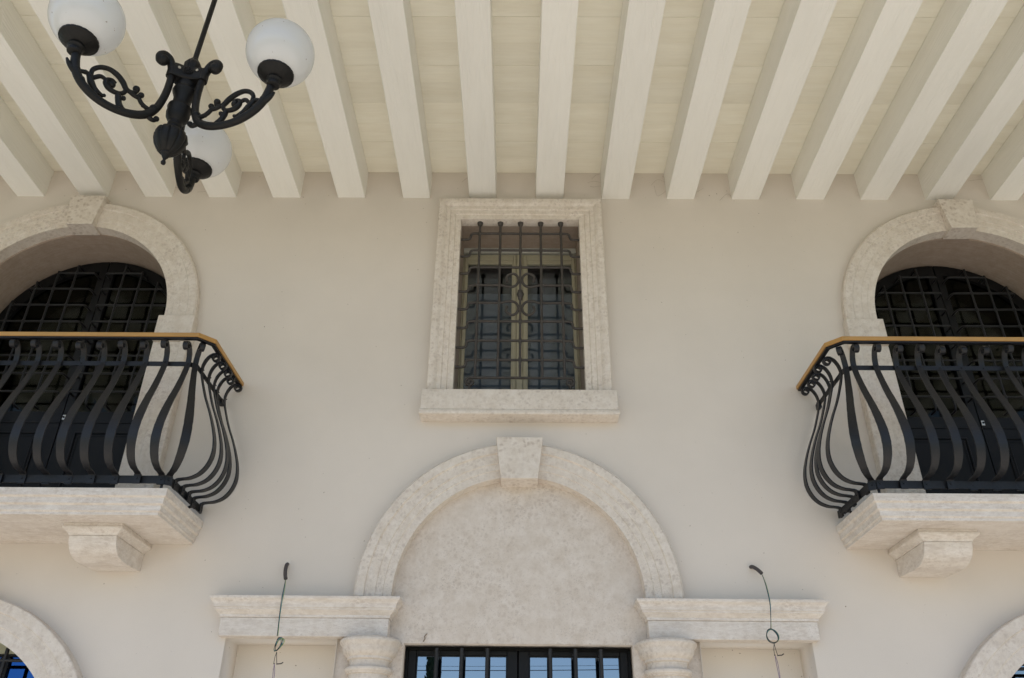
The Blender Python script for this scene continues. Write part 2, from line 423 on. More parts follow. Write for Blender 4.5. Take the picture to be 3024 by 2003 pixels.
# facade wall: one plaster wall with its openings cut through
wall = thing('facade_wall', (0, 0, 0), 'tall cream plastered house wall with arched openings under white beams', 'wall')
side_hole = lambda s: arch_poly(s*SX, UZ, .86, FLOOR2-.02, half=.86)
low_hole = lambda s: arch_poly(s*SX, LZ, .86, 0.02, half=.86)
niche_hole = lambda s: [(s*1.055, 0.02), (s*1.055, 2.487), (s*1.705, 2.487), (s*1.705, 0.02)]
portal_hole = [(-1.054, 0.02), (1.054, 0.02), (1.054, 2.60), (.86, 2.60)] + [(.86*math.cos(a), 2.713+.86*math.sin(a)) for a in [PI*i/40 for i in range(41)]] + [(-.86, 2.60), (-1.054, 2.60)]
plate('plaster', [(-6.4, 0), (6.4, 0), (6.4, 6.32), (-6.4, 6.32)],
      [[(-.452, 4.0), (.452, 4.0), (.452, 5.545), (-.452, 5.545)], portal_hole, side_hole(-1), side_hole(1), low_hole(-1), low_hole(1)]
      + [[(s*1.056, 0.02), (s*1.056, 2.487), (s*1.705, 2.487), (s*1.705, 0.02)] for s in (-1, 1)], 0.0, 0.45, M['plaster'], wall)
for s in (-1, 1):
    MB(s).box(1.00, 1.76, .25, .30, 0.0, 2.55).build('niche_back', M['niche'], wall)
# dim rooms behind the glass, closed boxes
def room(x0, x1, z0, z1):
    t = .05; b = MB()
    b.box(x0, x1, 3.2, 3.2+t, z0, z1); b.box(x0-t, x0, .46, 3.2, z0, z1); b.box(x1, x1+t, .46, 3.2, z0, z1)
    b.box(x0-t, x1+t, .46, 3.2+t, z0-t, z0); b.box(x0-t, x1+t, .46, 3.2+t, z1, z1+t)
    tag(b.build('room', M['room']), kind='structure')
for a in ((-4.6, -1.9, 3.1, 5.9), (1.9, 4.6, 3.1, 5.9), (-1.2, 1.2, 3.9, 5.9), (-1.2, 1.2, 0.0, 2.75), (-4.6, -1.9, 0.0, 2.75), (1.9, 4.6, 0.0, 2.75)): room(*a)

# ------------------------------------------------------------------ arch stones
def arch_profile(rin, rout, proj, yb=0.001):
    w = rout-rin
    return [(rin, yb), (rin, -proj*.70), (rin+.22*w, -proj*.70), (rin+.235*w, -proj*.77), (rin+.42*w, -proj*.77), (rin+.435*w, -proj*.85),
            (rin+.70*w, -proj*.85), (rin+.73*w, -proj), (rout-.012, -proj), (rout, -proj+.012), (rout, yb)]
def keystone(t, mat, cx, ztop, zbot, wt, wb, yf, yb):
    b = MB(1, cx)
    b.loft([[(-wb, yf, zbot), (wb, yf, zbot), (wb, yb, zbot), (-wb, yb, zbot)], [(-wt, yf, ztop), (wt, yf, ztop), (wt, yb, ztop), (-wt, yb, ztop)]])
    return b.build('keystone', mat, t, bevel=.003)

# ------------------------------------------------------------------ wrought iron bar helpers
def knots(b, pts, r):
    for p in pts: b.ball(p, r, 8, 5)

# ------------------------------------------------------------------ central doorway
door = thing('arched_stone_portal', (0, 0, 0), 'pale stone arch with keystone and blank panel above the central glazed double door', 'doorway')
ang = math.asin(.10/.86)
pr = arch_profile(.752, .975, .08, .06)
for a0, a1 in ((0, PI/2-ang), (PI/2+ang, PI)):
    MB().arc(0, 2.713, pr, a0, a1, 36).build('arch_stone', M['stone'], door, smooth=25)
keystone(door, M['keystone'], .003, 3.703, 3.424, .151, .116, -.14, .06)
tymp = [(-1.054, 0), (-.668, 0), (-.668, 2.469), (.668, 2.469), (.668, 0), (1.054, 0), (1.054, 2.60), (.86, 2.60)] + [(.86*math.cos(a), 2.713+.86*math.sin(a)) for a in [PI*i/40 for i in range(41)]] + [(-.86, 2.60), (-1.054, 2.60)]
plate('stone_panel', tymp, [], .03, .16, M['tymp'], door)
dd = thing('glazed_double_door', (0, 0, 0), 'black framed double door with sky reflected in its panes below the blank arch panel', 'door')
fr = MB()
fr.box(-.667, .667, .162, .22, 2.452, 2.4685); fr.box(-.667, -.652, .162, .22, 0.01, 2.452); fr.box(.652, .667, .162, .22, 0.01, 2.452)
fr.build('door_frame', M['doorframe'], dd)
for s in (-1, 1):
    f = MB(s)
    f.box(.003, .066, .15, .20, .02, 2.45); f.box(.603, .650, .15, .20, .02, 2.45); f.box(.066, .603, .15, .20, 2.424, 2.45); f.box(.066, .603, .15, .20, .02, .9)
    lf = f.build('door_leaf', M['doorframe'], dd, bevel=.003)
    MB(s).box(.066, .603, .172, .178, .9, 2.424).build('pane', M['skyglass'], lf)
    bd = MB(s); bd.box(.0665, .072, .160, .1715, .9, 2.4235); bd.box(.597, .6025, .160, .1715, .9, 2.4235); bd.box(.072, .597, .160, .1715, 2.418, 2.4235)
    bd.build('glazing_bead', M['steel'] if False else M['doorframe'], lf)
for x in (-.475, -.329, -.179, .187, .334, .482):
    b = MB(); b.tube(smooth_pts([(x, .155, 2.432), (x, .10, 2.432), (x, .065, 2.428), (x, .05, 2.41), (x, .05, 2.37), (x, .05, 1.5), (x, .05, 1.02), (x, .10, 1.0), (x, .15, 1.0)], 5), .0115, 12)
    b.build('door_bar', M['darkiron'], dd, smooth=50)

# entablatures and half columns
for s in (-1, 1):
    side = 'left' if s < 0 else 'right'
    t = thing('entablature', (s*1.245, 0, 2.484), f'moulded stone cornice and frieze resting on the column {side} of the double door', 'cornice', 'stone cornices beside the doorway')
    MB(s).stepped(.754, 1.736, -.058, .028, [(0, 2.486), (0, 2.590)]).build('frieze', M['vein'], t, bevel=.003)
    MB(s).stepped(.754, 1.736, -.058, .028, [(.006, 2.5905), (.008, 2.606), (.014, 2.610), (.022, 2.620), (.034, 2.630), (.036, 2.640), (.041, 2.641), (.043, 2.655), (.048, 2.668), (.057, 2.680), (.064, 2.685), (.066, 2.689), (.066, 2.702)]).build('cornice_moulding', M['vein'], t, smooth=28, bevel=.0015)
    c = thing('half_column', (s*.856, 0, 0), f'round stone half column with ringed capital just {side} of the double door', 'column', 'stone half columns flanking the door')
    cc = (s*.856, .012, 0)
    MB().lathe([(.150, 2.484), (.168, 2.478), (.178, 2.468), (.179, 2.458), (.174, 2.448), (.162, 2.434), (.160, 2.425), (.158, 2.41), (.150, 2.395), (.137, 2.383), (.130, 2.378), (.130, 2.366), (.124, 2.362), (.117, 2.360), (.116, 2.35)], cc, 64).build('capital', M['stone'], c, smooth=30)
    MB().lathe([(.114, 2.351), (.113, 2.325)], cc, 64).build('necking', M['stone'], c, smooth=30)
    MB().lathe([(.113, 2.3255), (.130, 2.324), (.137, 2.318), (.138, 2.310), (.133, 2.300), (.127, 2.297), (.124, 2.290), (.114, 2.286)], cc, 64).build('ring', M['stone'], c, smooth=30)
    MB().lathe([(.113, 2.2865), (.116, 1.6), (.128, .12), (.128, 0.0)], cc, 64).build('shaft', M['stone'], c, smooth=30)

# ------------------------------------------------------------------ upper window
win = thing('grated_window', (0, 0, 4.0), 'rectangular window with olive beige sashes behind a forged iron grille, above the arch', 'window')
PR = [(0, .04), (0, -.048), (.040, -.048), (.045, -.057), (.078, -.057), (.083, -.066), (.112, -.068), (.126, -.082), (.140, -.088), (.168, -.088), (.172, -.084), (.172, .0)]
X0, ZT, ZB = .45, 5.543, 4.056
for s in (-1, 1):
    MB(s).loft([[(X0+d, y, ZB) for d, y in PR], [(X0+d, y, ZT+d) for d, y in PR]]).build('jamb', M['stone'], win, bevel=.0012, seg=1)
MB().loft([[(-X0-d, y, ZT+d) for d, y in PR], [(X0+d, y, ZT+d) for d, y in PR]]).build('lintel', M['stone'], win, bevel=.0012, seg=1)
MB().stepped(-.655, .655, -.125, .04, [(-.008, 3.868), (.002, 3.872), (.004, 3.880), (.004, 3.892), (.001, 3.896), (.001, 3.903), (-.004, 3.908), (-.004, 4.050), (-.006, 4.055)]).build('sill', M['stone'], win, bevel=.002, seg=1)
ln = MB(); ln.box(-.45, .45, .0405, .40, 5.5432, 5.56); ln.box(-.47, -.4502, .0405, .40, 4.02, 5.56); ln.box(.4502, .47, .0405, .40, 4.02, 5.56); ln.box(-.45, .45, .041, .4, 4.03, 4.055)
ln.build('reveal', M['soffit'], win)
MB().box(-.449, .449, .318, .39, 5.496, 5.542).build('shutter_box', M['headbox'], win, bevel=.003)
wf = MB(); wf.box(-.449, .449, .36, .39, 5.483, 5.4955); wf.box(-.449, -.440, .335, .39, 4.06, 5.485); wf.box(.440, .449, .335, .39, 4.06, 5.485)
wf.build('window_frame', M['sash'], win, bevel=.002)
for s, a in ((-1, .022), (1, .022)):
    f = MB(s)
    x0, x1 = .024, .439
    f.box(x0, x0+.038, .330, .375, 4.09, 5.482); f.box(x1-.030, x1, .330, .375, 4.09, 5.482); f.box(x0+.038, x1-.030, .330, .375, 5.395, 5.482); f.box(x0+.038, x1-.03, .33, .375, 4.09, 4.18)
    f.box(x0+.010, x0+.026, .322, .3295, 4.10, 5.47); f.box(x1-.022, x1-.006, .322, .3295, 4.10, 5.47); f.box(x0+.03, x1-.026, .322, .3295, 5.425, 5.455)
    sh = f.build('sash', M['sash'], win, bevel=.003)
    MB(s).box(x0+.038, x1-.03, .352, .358, 4.18, 5.395).build('pane', M['glass'], sh)
MB().box(-.023, .023, .318, .345, 4.09, 5.478).build('meeting_moulding', M['sash'], win, bevel=.006)
MB().box(-.44, .44, .395, .405, 4.06, 5.15).build('reflection_panel', M['reflection_panel'], win)  # added panel, its grey stands in for sky reflected in the lower panes
gy = 0.0
VX = (-.306, -.150, .004, .158, .312)
HZ = (5.441, 5.284, 5.127, 4.967, 4.814, 4.657, 4.497, 4.342)
for x in VX:
    b = MB(); pts = [(x, gy, 4.200)]; rr = [.0095]
    for z in sorted(HZ):
        if x == VX[2] and 4.8 < z < 5.0: continue
        pts += [(x, gy, z-.024), (x, gy, z-.009), (x, gy, z+.009), (x, gy, z+.024)]; rr += [.0095, .0132, .0132, .0095]
    pts += [(x, gy, 5.50), (x, gy, 5.515), (x, gy, 5.520), (x, gy, 5.542)]; rr += [.009, .009, .018, .023]
    b.tube(pts, rr, 10); b.build('vertical_bar', M['oldiron'], win, smooth=50)
b = MB(); b.lathe([(.010, -.05), (.018, -.04), (.012, -.034), (.016, -.028), (.024, -.012), (.027, 0), (.024, .010), (.016, .020), (.019, .028), (.012, .034), (.010, .045)], (.004, gy, 4.889), 16)
b.build('collar', M['oldiron'], win, smooth=40)
def hook(s, z):
    return [(s*.335, gy, z), (s*.358, gy, z-.002), (s*.372, gy, z-.012), (s*.376, gy, z-.030), (s*.380, gy, z-.046), (s*.392, gy, z-.056), (s*.412, gy, z-.058), (s*.449, gy, z-.058)]
for z in HZ:
    if 4.8 < z < 5.0:
        for s in (-1, 1):
            sg = 1 if z > 4.9 else -1
            sc = [(-.150, 0), (-.125, -.004), (-.095, -.013), (-.068, -.014), (-.040, -.006), (-.020, .018), (-.013, .048), (-.022, .080), (-.045, .101), (-.070, .100), (-.094, .084), (-.103, .060), (-.097, .036)]
            pts = [(s*-1*p[0]*1.0 + .004, gy, z+sg*p[1]) for p in sc]
            hk = [(q[0]+.002, q[1], q[2]) for q in hook(s, z)][::-1]
            b = MB(); b.tube(smooth_pts(hk+[(s*.25+.003, gy, z)]+pts, 5), .0096, 10); b.ball(pts[-1], .0115, 10, 6)
            b.build('scroll_bar', M['oldiron'], win, smooth=50)
    else:
        hl = [(q[0]+.002, q[1], q[2]) for q in hook(-1, z)][::-1]; hr = [(q[0]+.002, q[1], q[2]) for q in hook(1, z)]
        b = MB(); b.tube(smooth_pts(hl, 4)+smooth_pts(hr, 4), .0096, 10)
        b.build('horizontal_bar', M['oldiron'], win, smooth=50)
def spiral(cx, cz, r0, r1, a0, turns, n=28):
    return [(cx+(r0+(r1-r0)*i/n)*math.cos(a0+2*PI*turns*i/n), gy, cz+(r0+(r1-r0)*i/n)*math.sin(a0+2*PI*turns*i/n)) for i in range(n+1)]
b = MB()
l = spiral(-.338, 4.168, .034, .008, PI/2, 1.35); r_ = [(-p[0]+.008, p[1], p[2]) for p in l]
b.tube(l[::-1]+r_, .0095, 10); b.ball(l[-1], .011, 10, 6); b.ball(r_[-1], .011, 10, 6)
for s in (-1, 1): b.tube([(s*.345+.004, gy, 4.14), (s*.345+.004, .02, 4.055)], .010, 8)
b.build('bottom_bar', M['oldiron'], win, smooth=50)

# ------------------------------------------------------------------ arched balcony doors
def balcony_door(s):
    side = 'left' if s < 0 else 'right'
    cx = s*SX
    t = thing('arched_balcony_door', (cx, 0, FLOOR2), f'black arched double door with iron grilles in a stone arch, behind the {side} balcony', 'door', 'arched doors behind the balconies')
    a_ = math.asin(.085/.9); pr = arch_profile(.79, 1.012, .062, .0)[1:-1]+[(1.012, 0), (.90, 0), (.90, .053), (.79, .053)]
    for q, (a0, a1) in enumerate(((-.024, PI/2-a_), (PI/2+a_, PI+.024))):
        MB().arc(cx+s*.015, UZ+.024, pr, a0, a1, 36).build('arch_stone', M['stone'], t, smooth=25)
    keystone(t, M['keystone'], cx+s*.025, 5.716, 5.441, .134, .099, -.10, .045)
    for q in (-1, 1):
        MB(q, cx).box(.752, 1.012, -.078, .0, 4.44, UZ).build('impost', M['stone'], t, bevel=.004)
        j = [(.752, 0), (.752, -.055), (.86, -.055), (.865, -.062), (.945, -.062), (.95, -.072), (1.0, -.072), (1.006, -.066), (1.006, 0)]
        MB(q, cx).loft([[(x, y, z) for x, y in j] for z in (FLOOR2, 4.4395)]).build('jamb', M['stone'], t, bevel=.001, seg=1)
    # deep reveal lining
    lp = [(.798, .054), (.86, .054), (.86, .44), (.798, .44)]
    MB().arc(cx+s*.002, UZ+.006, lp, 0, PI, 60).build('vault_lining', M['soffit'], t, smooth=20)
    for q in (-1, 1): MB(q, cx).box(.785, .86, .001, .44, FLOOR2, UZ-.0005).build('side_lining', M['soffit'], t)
    # leaves
    Ro, Rg = .793, .705
    for q in (-1, 1):
        f = MB(q, cx); y0, y1 = .400, .445
        g0, g1 = .058, .66            # glass from the meeting stile to the outer stile
        zb = 4.112
        # outline of leaf and glass as matching rings (same point count)
        n = 22
        outer = [(.004, UZ+math.sqrt(Ro**2-.004**2))]; inner = [(g0, UZ+math.sqrt(Rg**2-g0**2))]
        a_o = math.acos(.004/Ro); a_i = math.acos(g0/Rg); a_i1 = math.acos(min(1, g1/Rg)); 
        outer = [(Ro*math.cos(a_o*(1-i/n)), UZ+Ro*math.sin(a_o*(1-i/n))) for i in range(n+1)]
        inner = [(Rg*math.cos(a_i+(a_i1-a_i)*i/n), UZ+Rg*math.sin(a_i+(a_i1-a_i)*i/n)) for i in range(n+1)]
        outer += [(.784, FLOOR2+.9), (.784, zb-.003), (.4, zb-.003), (.004, zb-.003), (.004, zb), (.004, UZ+.2)]
        inner += [(g1, 4.3), (g1, zb+.001), (.4, zb+.001), (g0+.001, zb+.001), (g0, zb+.003), (g0, UZ+.2)]
        m_ = len(outer)
        v = [(x, y0, z) for x, z in outer]+[(x, y0, z) for x, z in inner]+[(x, y1, z) for x, z in outer]+[(x, y1, z) for x, z in inner]
        fs = []
        for i in range(m_):
            j = (i+1) % m_
            fs += [(i, j, m_+j, m_+i), (2*m_+i, 3*m_+i, 3*m_+j, 2*m_+j), (i, 2*m_+i, 2*m_+j, j), (m_+i, m_+j, 3*m_+j, 3*m_+i)]
        f.add(v, fs)
        f.box(.004, .784, y0, y1, FLOOR2+.01, zb-.0035)
        leaf = f.build('door_leaf', M['doorframe'], t)
        gl = [(x*1.0, z) for x, z in inner]
        MB(q, cx).prism([(x+(.01 if x > .3 else -.01), z+(.01 if z > 4.5 else -.01)) for x, z in gl], .425, .431).build('pane', M['doorglass'], leaf)
        mo = MB(q, cx)   # rail line and recessed panel mouldings
        mo.box(.01, .78, .394, .3995, 4.020, 4.030)
        for (xa, xb, za, zb2) in ((.13, .66, 3.28, 3.95),):
            for e in (0, .022):
                mo.box(xa+e, xb-e, .390+e*.25, .3995, zb2-e-.012, zb2-e); mo.box(xa+e, xa+e+.012, .390+e*.25, .3995, za+e, zb2-e-.0125)
                mo.box(xb-e-.012, xb-e, .390+e*.25, .3995, za+e, zb2-e-.0125); mo.box(xa+e, xb-e, .390+e*.25, .3995, za+e-.013, za+e-.0005)
        mo.build('panel_moulding', M['doorframe'], leaf, bevel=.002, seg=1)
        # grille of this leaf
        gy2, r = .320, .0082; Rv = .715
        zs = [5.277, 5.129, 4.980, 4.832, 4.684, 4.534, 4.385, 4.236]
        xs = [.190, .332, .475, .617]
        for x in xs:
            zt = UZ+math.sqrt(Rv**2-x*x)
            pts = [(x, .395, zt+.012), (x, .35, zt+.012), (x, .326, zt+.006), (x, gy2, zt-.02)]
            pts += [(x, gy2, z) for z in (4.9, 4.5, 4.20)] + [(x, gy2, 4.16), (x, .328, 4.137), (x, .35, 4.130), (x, .398, 4.130)]
            b = MB(q, cx); b.tube(smooth_pts(pts, 4), r, 8)
            for z in zs:
                if z < zt-.02: b.tube([(x, gy2, z-.016), (x, gy2, z-.006), (x, gy2, z+.006), (x, gy2, z+.016)], [r, r*1.5, r*1.5, r], 8)
            b.build('vertical_bar', M['darkiron'], t, smooth=50)
        for z in zs:
            xe = .70 if z < UZ else math.sqrt(max(.01, Rv**2-(z-UZ)**2))
            xe = min(xe, .70)
            pts = [(.040, .398, z-.002), (.040, .35, z-.002), (.050, .326, z), (.075, gy2, z), (.2, gy2, z), (xe-.04, gy2, z), (xe-.012, .327, z), (xe, .35, z), (xe, .398, z)]
            b = MB(q, cx); b.tube(smooth_pts(pts, 4), r, 8); b.build('horizontal_bar', M['darkiron'], t, smooth=50)
    b = MB(); b.box(cx-s*.0 +.006, cx+.030, .392, .3995, 4.045, 4.085); b.build('lock_plate', M['steel'], t, bevel=.004)
    b = MB(); b.tube([(cx+.018, .3925, 4.066), (cx+.018, .388, 4.066)], .008, 12); b.build('lock_cylinder', M['doorframe'], t)
    return t
for s in (-1, 1): balcony_door(s)

# ------------------------------------------------------------------ balconies
BAL = [(.0, 3.228), (.0, 3.262), (.010, 3.276), (.035, 3.281), (.080, 3.287), (.130, 3.312), (.168, 3.362), (.187, 3.43), (.182, 3.51), (.157, 3.60), (.118, 3.70), (.072, 3.80), (.038, 3.89), (.014, 3.965), (.008, 4.01), (.016, 4.055), (.036, 4.092), (.062, 4.110)]
BW = [.040, .040, .034, .032, .036, .042, .048, .051, .051, .048, .044, .040, .036, .034, .033, .032, .031, .031]
def baluster_line():
    p = smooth_pts([(o_, 0, z) for o_, z in BAL], 4)
    w = []
    for i in range(len(BW)-1):
        for k in range(4): w.append(BW[i]+(BW[i+1]-BW[i])*k/4)
    w.append(BW[-1])
    w = [q*(1+random.uniform(-.035, .035)) for q in w]
    # scroll: over the top, outwards, down and in
    c = (.080, 4.084); n = 22
    for i in range(1, n+1):
        a = 2.0 - 2*PI*1.28*i/n; r = .0285-.0150*i/n
        p.append(Vector((c[0]+r*math.cos(a), 0, c[1]+r*math.sin(a)))); w.append(.030)
    return p, w
def balcony(s):
    side = 'left' if s < 0 else 'right'
    ox = s*(SX)            # local x measured towards the middle of the facade, from the bay axis
    k = -s
    t = thing('balcony', (ox, 0, FLOOR2), f'stone balcony with bulging black iron railing and golden handrail, {side} of the barred window', 'balcony', 'balconies with bulging railings')
    H = 1.338
    prof = [(-.036, 3.030), (-.036, 3.046), (-.026, 3.052), (-.026, 3.083), (-.013, 3.090), (-.013, 3.124), (0, 3.131), (0, 3.175)]
    MB(1, ox).stepped(-H, H, -.612, -.0005, prof).build('slab', M['vein'], t, smooth=25, bevel=.002)
    for q in (-1, 1):
        xc = q*.878
        cb = MB(1, ox)
        prof2 = [(-.0005, 2.862), (-.20, 2.853), (-.27, 2.856), (-.32, 2.868), (-.362, 2.893), (-.387, 2.925), (-.398, 2.955), (-.40, 2.966), (-.0005, 2.966)]
        cb.prismx(prof2, xc-.137, xc+.137)
        c_ = cb.build('corbel', M['vein'], t, smooth=32, bevel=.003)
        MB(1, ox).stepped(xc-.137, xc+.137, -.40, -.0005, [(.004, 2.9665), (.006, 2.974), (.011, 2.980), (.022, 2.988), (.033, 2.996), (.036, 3.000), (.036, 3.012), (.030, 3.015), (.030, 3.0295)]).build('corbel_cap', M['vein'], c_, smooth=30, bevel=.0015)
    # handrail: golden bar on a black flat
    def rail_path(z, inset):
        e = 1.423-inset; yf = -.676+inset; ch = .075
        return [(-e, -.0005, z), (-e, yf+ch-.01+.01, z), (-e+ch*.98, yf, z), (e-ch*.98, yf, z), (e, yf+ch, z), (e, -.0005, z)]
    def flat_path(b, path, w, h):
        P = [Vector(p) for p in path]; rings = []
        for i, p in enumerate(P):
            d1 = (P[i]-P[i-1]).normalized() if i else (P[1]-P[0]).normalized()
            d2 = (P[i+1]-P[i]).normalized() if i < len(P)-1 else d1
            nrm = (Vector((d1.y, -d1.x, 0))+Vector((d2.y, -d2.x, 0))).normalized()
            sc = 1/max(.3, nrm.dot(Vector((d1.y, -d1.x, 0))))
            rings.append([tuple(p+nrm*sc*a+Vector((0, 0, c))) for a, c in ((-w/2, 0), (w/2, 0), (w/2, h), (-w/2, h))])
        b.loft(rings)
    b = MB(1, ox); flat_path(b, rail_path(4.124, .016), .034, .027); b.build('handrail', M['brass'], t, bevel=.0025)
    b = MB(1, ox); flat_path(b, rail_path(4.113, .020), .026, .0105); b.build('rail_flat', M['iron'], t)
    LX, LY = 1.312, -.552                # lower rail line
    lower = [(-LX, -.002, 3.226), (-LX, LY+.04, 3.226), (-LX+.04, LY, 3.226), (LX-.04, LY, 3.226), (LX, LY+.04, 3.226), (LX, -.002, 3.226)]
    b = MB(1, ox); flat_path(b, [(x*.996, y+.006, z) for x, y, z in lower], .008, .045); b.build('lower_rail', M['iron'], t)
    e = LX+.006; yf = LY-.010
    mid = [(-e, -.03, 3.985), (-e, yf+.04, 3.985), (-e+.04, yf, 3.985), (e-.04, yf, 3.985), (e, yf+.04, 3.985), (e, -.03, 3.985)]
    b = MB(1, ox); flat_path(b, [(x*.990, y+.013, z) for x, y, z in mid], .007, .030); b.build('middle_rail', M['iron'], t)
    for q in (-1, 1):
        MB(1, ox).box(q*e*.99-.012, q*e*.99+.012, -.05, -.0005, 3.970, 4.010).build('wall_bracket', M['iron'], t, bevel=.002)
    # balusters: front, corners, ends
    line, wd = baluster_line()
    proto = MB()
    nn = len(line)
    proto.strip([(p.x, 0, p.z) for p in line], (0, 1, 0), wd, .008)
    foot = MB()
    foot_ = proto
    proto.box(-.004, .006, -.021, .021, 3.218, 3.272)
    proto.tube([(.006, 0, 3.248), (.010, 0, 3.248)], [.006, .004], 8)
    proto.tube([(.020, 0, 3.999), (.024, 0, 3.999)], [.005, .003], 8)
    pm = proto.build('baluster', M['iron'], None, smooth=35)
    mesh = pm.data
    places = []
    nF = 20
    for i in range(nF):
        places.append((-1.262+2*1.262*i/(nF-1), LY, -PI/2))
    for q in (-1, 1):
        places.append((q*(LX-.016), LY+.016, -PI/2+q*math.radians(35)))
        for y in (-.470, -.366, -.262, -.158, -.054): places.append((q*LX, y, 0 if q > 0 else PI))
    for i, (x, y, a) in enumerate(places):
        ob = pm if i == 0 else pm.copy()
        if i: COL.objects.link(ob)
        ob.parent = t; ob.location = (x, y, -FLOOR2); ob.rotation_euler = (0, random.uniform(-.004, .004), a+random.uniform(-.03, .03))
    # feet of the railing
    for q in (-1, 1):
        MB(1, ox).tube([(q*(LX-.045), LY+.014, 3.23), (q*(LX-.045), LY+.014, FLOOR2)], .0085, 8).build('rail_foot', M['iron'], t, smooth=50)
        MB(1, ox).tube(smooth_pts([(q*(LX-.004), -.10, 3.228), (q*(LX-.020), -.115, 3.236), (q*(LX-.040), -.12, 3.222), (q*(LX-.05), -.12, FLOOR2)], 4), .009, 8).build('rail_foot', M['iron'], t, smooth=50)
    return t
for s in (-1, 1): balcony(s)

# ------------------------------------------------------------------ lower arched windows at the bottom corners
def low_arch(s):
    side = 'left' if s < 0 else 'right'; cx = s*SX
    t = thing('arched_ground_window', (cx, 0, 0), f'ground floor window with blue sky reflected in its glass, under a plain stone arch at the bottom {side} corner', 'window', 'arched ground floor windows')
    pr = [(.795, .0), (.795, -.065), (.86, -.065), (.865, -.072), (.93, -.072), (.935, -.08), (.992, -.08), (.997, -.075), (.997, 0)]
    for a0, a1 in ((0, PI/2-.09), (PI/2+.09, PI)): MB().arc(cx, LZ, pr, a0, a1, 36).build('arch_stone', M['stone'], t, smooth=25)
    keystone(t, M['keystone'], cx, 2.79, 2.49, .13, .10, -.12, .1)
    for q in (-1, 1): MB(q, cx).box(.795, .997, -.08, 0, 0, LZ-.001).build('jamb', M['stone'], t, bevel=.003)
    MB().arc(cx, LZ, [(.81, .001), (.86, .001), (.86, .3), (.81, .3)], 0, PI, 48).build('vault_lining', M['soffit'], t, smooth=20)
    # lunette panel, frame, panes
    zt = 2.412
    half = math.sqrt(.81**2-(zt-LZ)**2)
    a0 = math.asin((zt-LZ)/.81)
    MB(1, cx).prism([(.81*math.cos(a), LZ+.81*math.sin(a)) for a in [a0+(PI-2*a0)*i/30 for i in range(31)]], .16, .2).build('lunette_panel', M['blind'], t)
    fr = MB(1, cx); fr.box(-.80, .80, .17, .22, zt-.014, zt-.0005)
    for x in (-.79, -.28, .225, .735): fr.box(x, x+.055, .172, .218, .05, zt-.015)
    fr.box(-.8, .8, .173, .217, .05, .12)
    fr.build('window_frame', M['doorframe'], t, bevel=.002)
    MB(1, cx).box(-.80, .80, .19, .195, .12, zt-.014).build('pane', M['blue_reflect_glass'] if s < 0 else M['skyglass'], t)
    for x in (-.60, -.317, 0, .317, .60):
        z1 = LZ+math.sqrt(.78**2-x*x)
        MB(1, cx).tube([(x, .06, .2), (x, .06, z1)], .0115, 8).build('vertical_bar', M['darkiron'], t, smooth=50)
    for z in (1.35, 1.55, 1.75, 1.95, 2.15, 2.36):
        h = .78 if z < LZ else math.sqrt(.78**2-(z-LZ)**2)
        MB(1, cx).tube(smooth_pts([(-h, .15, z), (-h, .08, z), (-h+.03, .06, z), (h-.03, .06, z), (h, .08, z), (h, .15, z)], 4), .010, 8).build('horizontal_bar', M['darkiron'], t, smooth=50)
for s in (-1, 1): low_arch(s)

# ------------------------------------------------------------------ chandelier
CX, CY = -1.737, -2.0
ch = thing('chandelier', (CX, CY, 4.34), 'black cast iron chandelier with three opal globes hanging from the beamed ceiling', 'chandelier')
c0 = (CX, CY, 0)
MB().tube([(CX, CY, 5.03), (CX+.012, CY, 5.80)], .0135, 14).build('rod', M['cast'], ch, smooth=50)
MB().lathe([(.05, 5.787), (.05, 5.775), (.02, 5.745), (.0105, 5.74)], c0, 24).build('ceiling_rose', M['cast'], ch, smooth=40)
MB().lathe([(.018, 5.062), (.022, 5.055), (.020, 5.046), (.034, 5.036), (.045, 5.012), (.043, 4.99), (.030, 4.968), (.026, 4.955)], c0, 64, 12, .10).build('top_ball', M['cast'], ch, smooth=60)
MB().lathe([(.030, 4.956), (.052, 4.95), (.056, 4.90), (.056, 4.888), (.049, 4.884), (.048, 4.87), (.052, 4.866), (.051, 4.835), (.057, 4.826), (.060, 4.812), (.056, 4.80), (.050, 4.79), (.050, 4.785), (.044, 4.775), (.042, 4.72),
              (.043, 4.712), (.058, 4.708), (.060, 4.698), (.056, 4.690), (.057, 4.66), (.053, 4.635), (.043, 4.617), (.034, 4.607), (.033, 4.597), (.036, 4.590), (.035, 4.582), (.029, 4.576), (.027, 4.548), (.028, 4.543)], c0, 48).build('stem', M['cast'], ch, smooth=35)
MB().lathe([(.028, 4.5425), (.055, 4.540), (.074, 4.528), (.080, 4.505), (.078, 4.482), (.070, 4.455), (.056, 4.428), (.038, 4.408), (.028, 4.402)], c0, 160, 10, .085).build('fluted_bowl', M['cast'], ch, smooth=60)
cl = MB(); ring = []
def cl_r(a, base): return base+.052*max(0, max(math.cos((a-math.radians(t_))) for t_ in (-134, -17, 102)))**10
cl.loft([[(CX+cl_r(2*PI*k/96, b_)*math.cos(2*PI*k/96), CY+cl_r(2*PI*k/96, b_)*math.sin(2*PI*k/96), z_) for k in range(96)] for b_, z_ in ((.052, 4.868), (.060, 4.875), (.060, 4.945), (.052, 4.952))])
cl.build('arm_clamp', M['cast'], ch, smooth=40)
MB().lathe([(.026, 4.402), (.025, 4.396), (.020, 4.392), (.016, 4.380), (.009, 4.368), (.006, 4.358), (.008, 4.355), (.012, 4.345), (.010, 4.335), (.003, 4.331)], c0, 24).build('finial', M['cast'], ch, smooth=40)
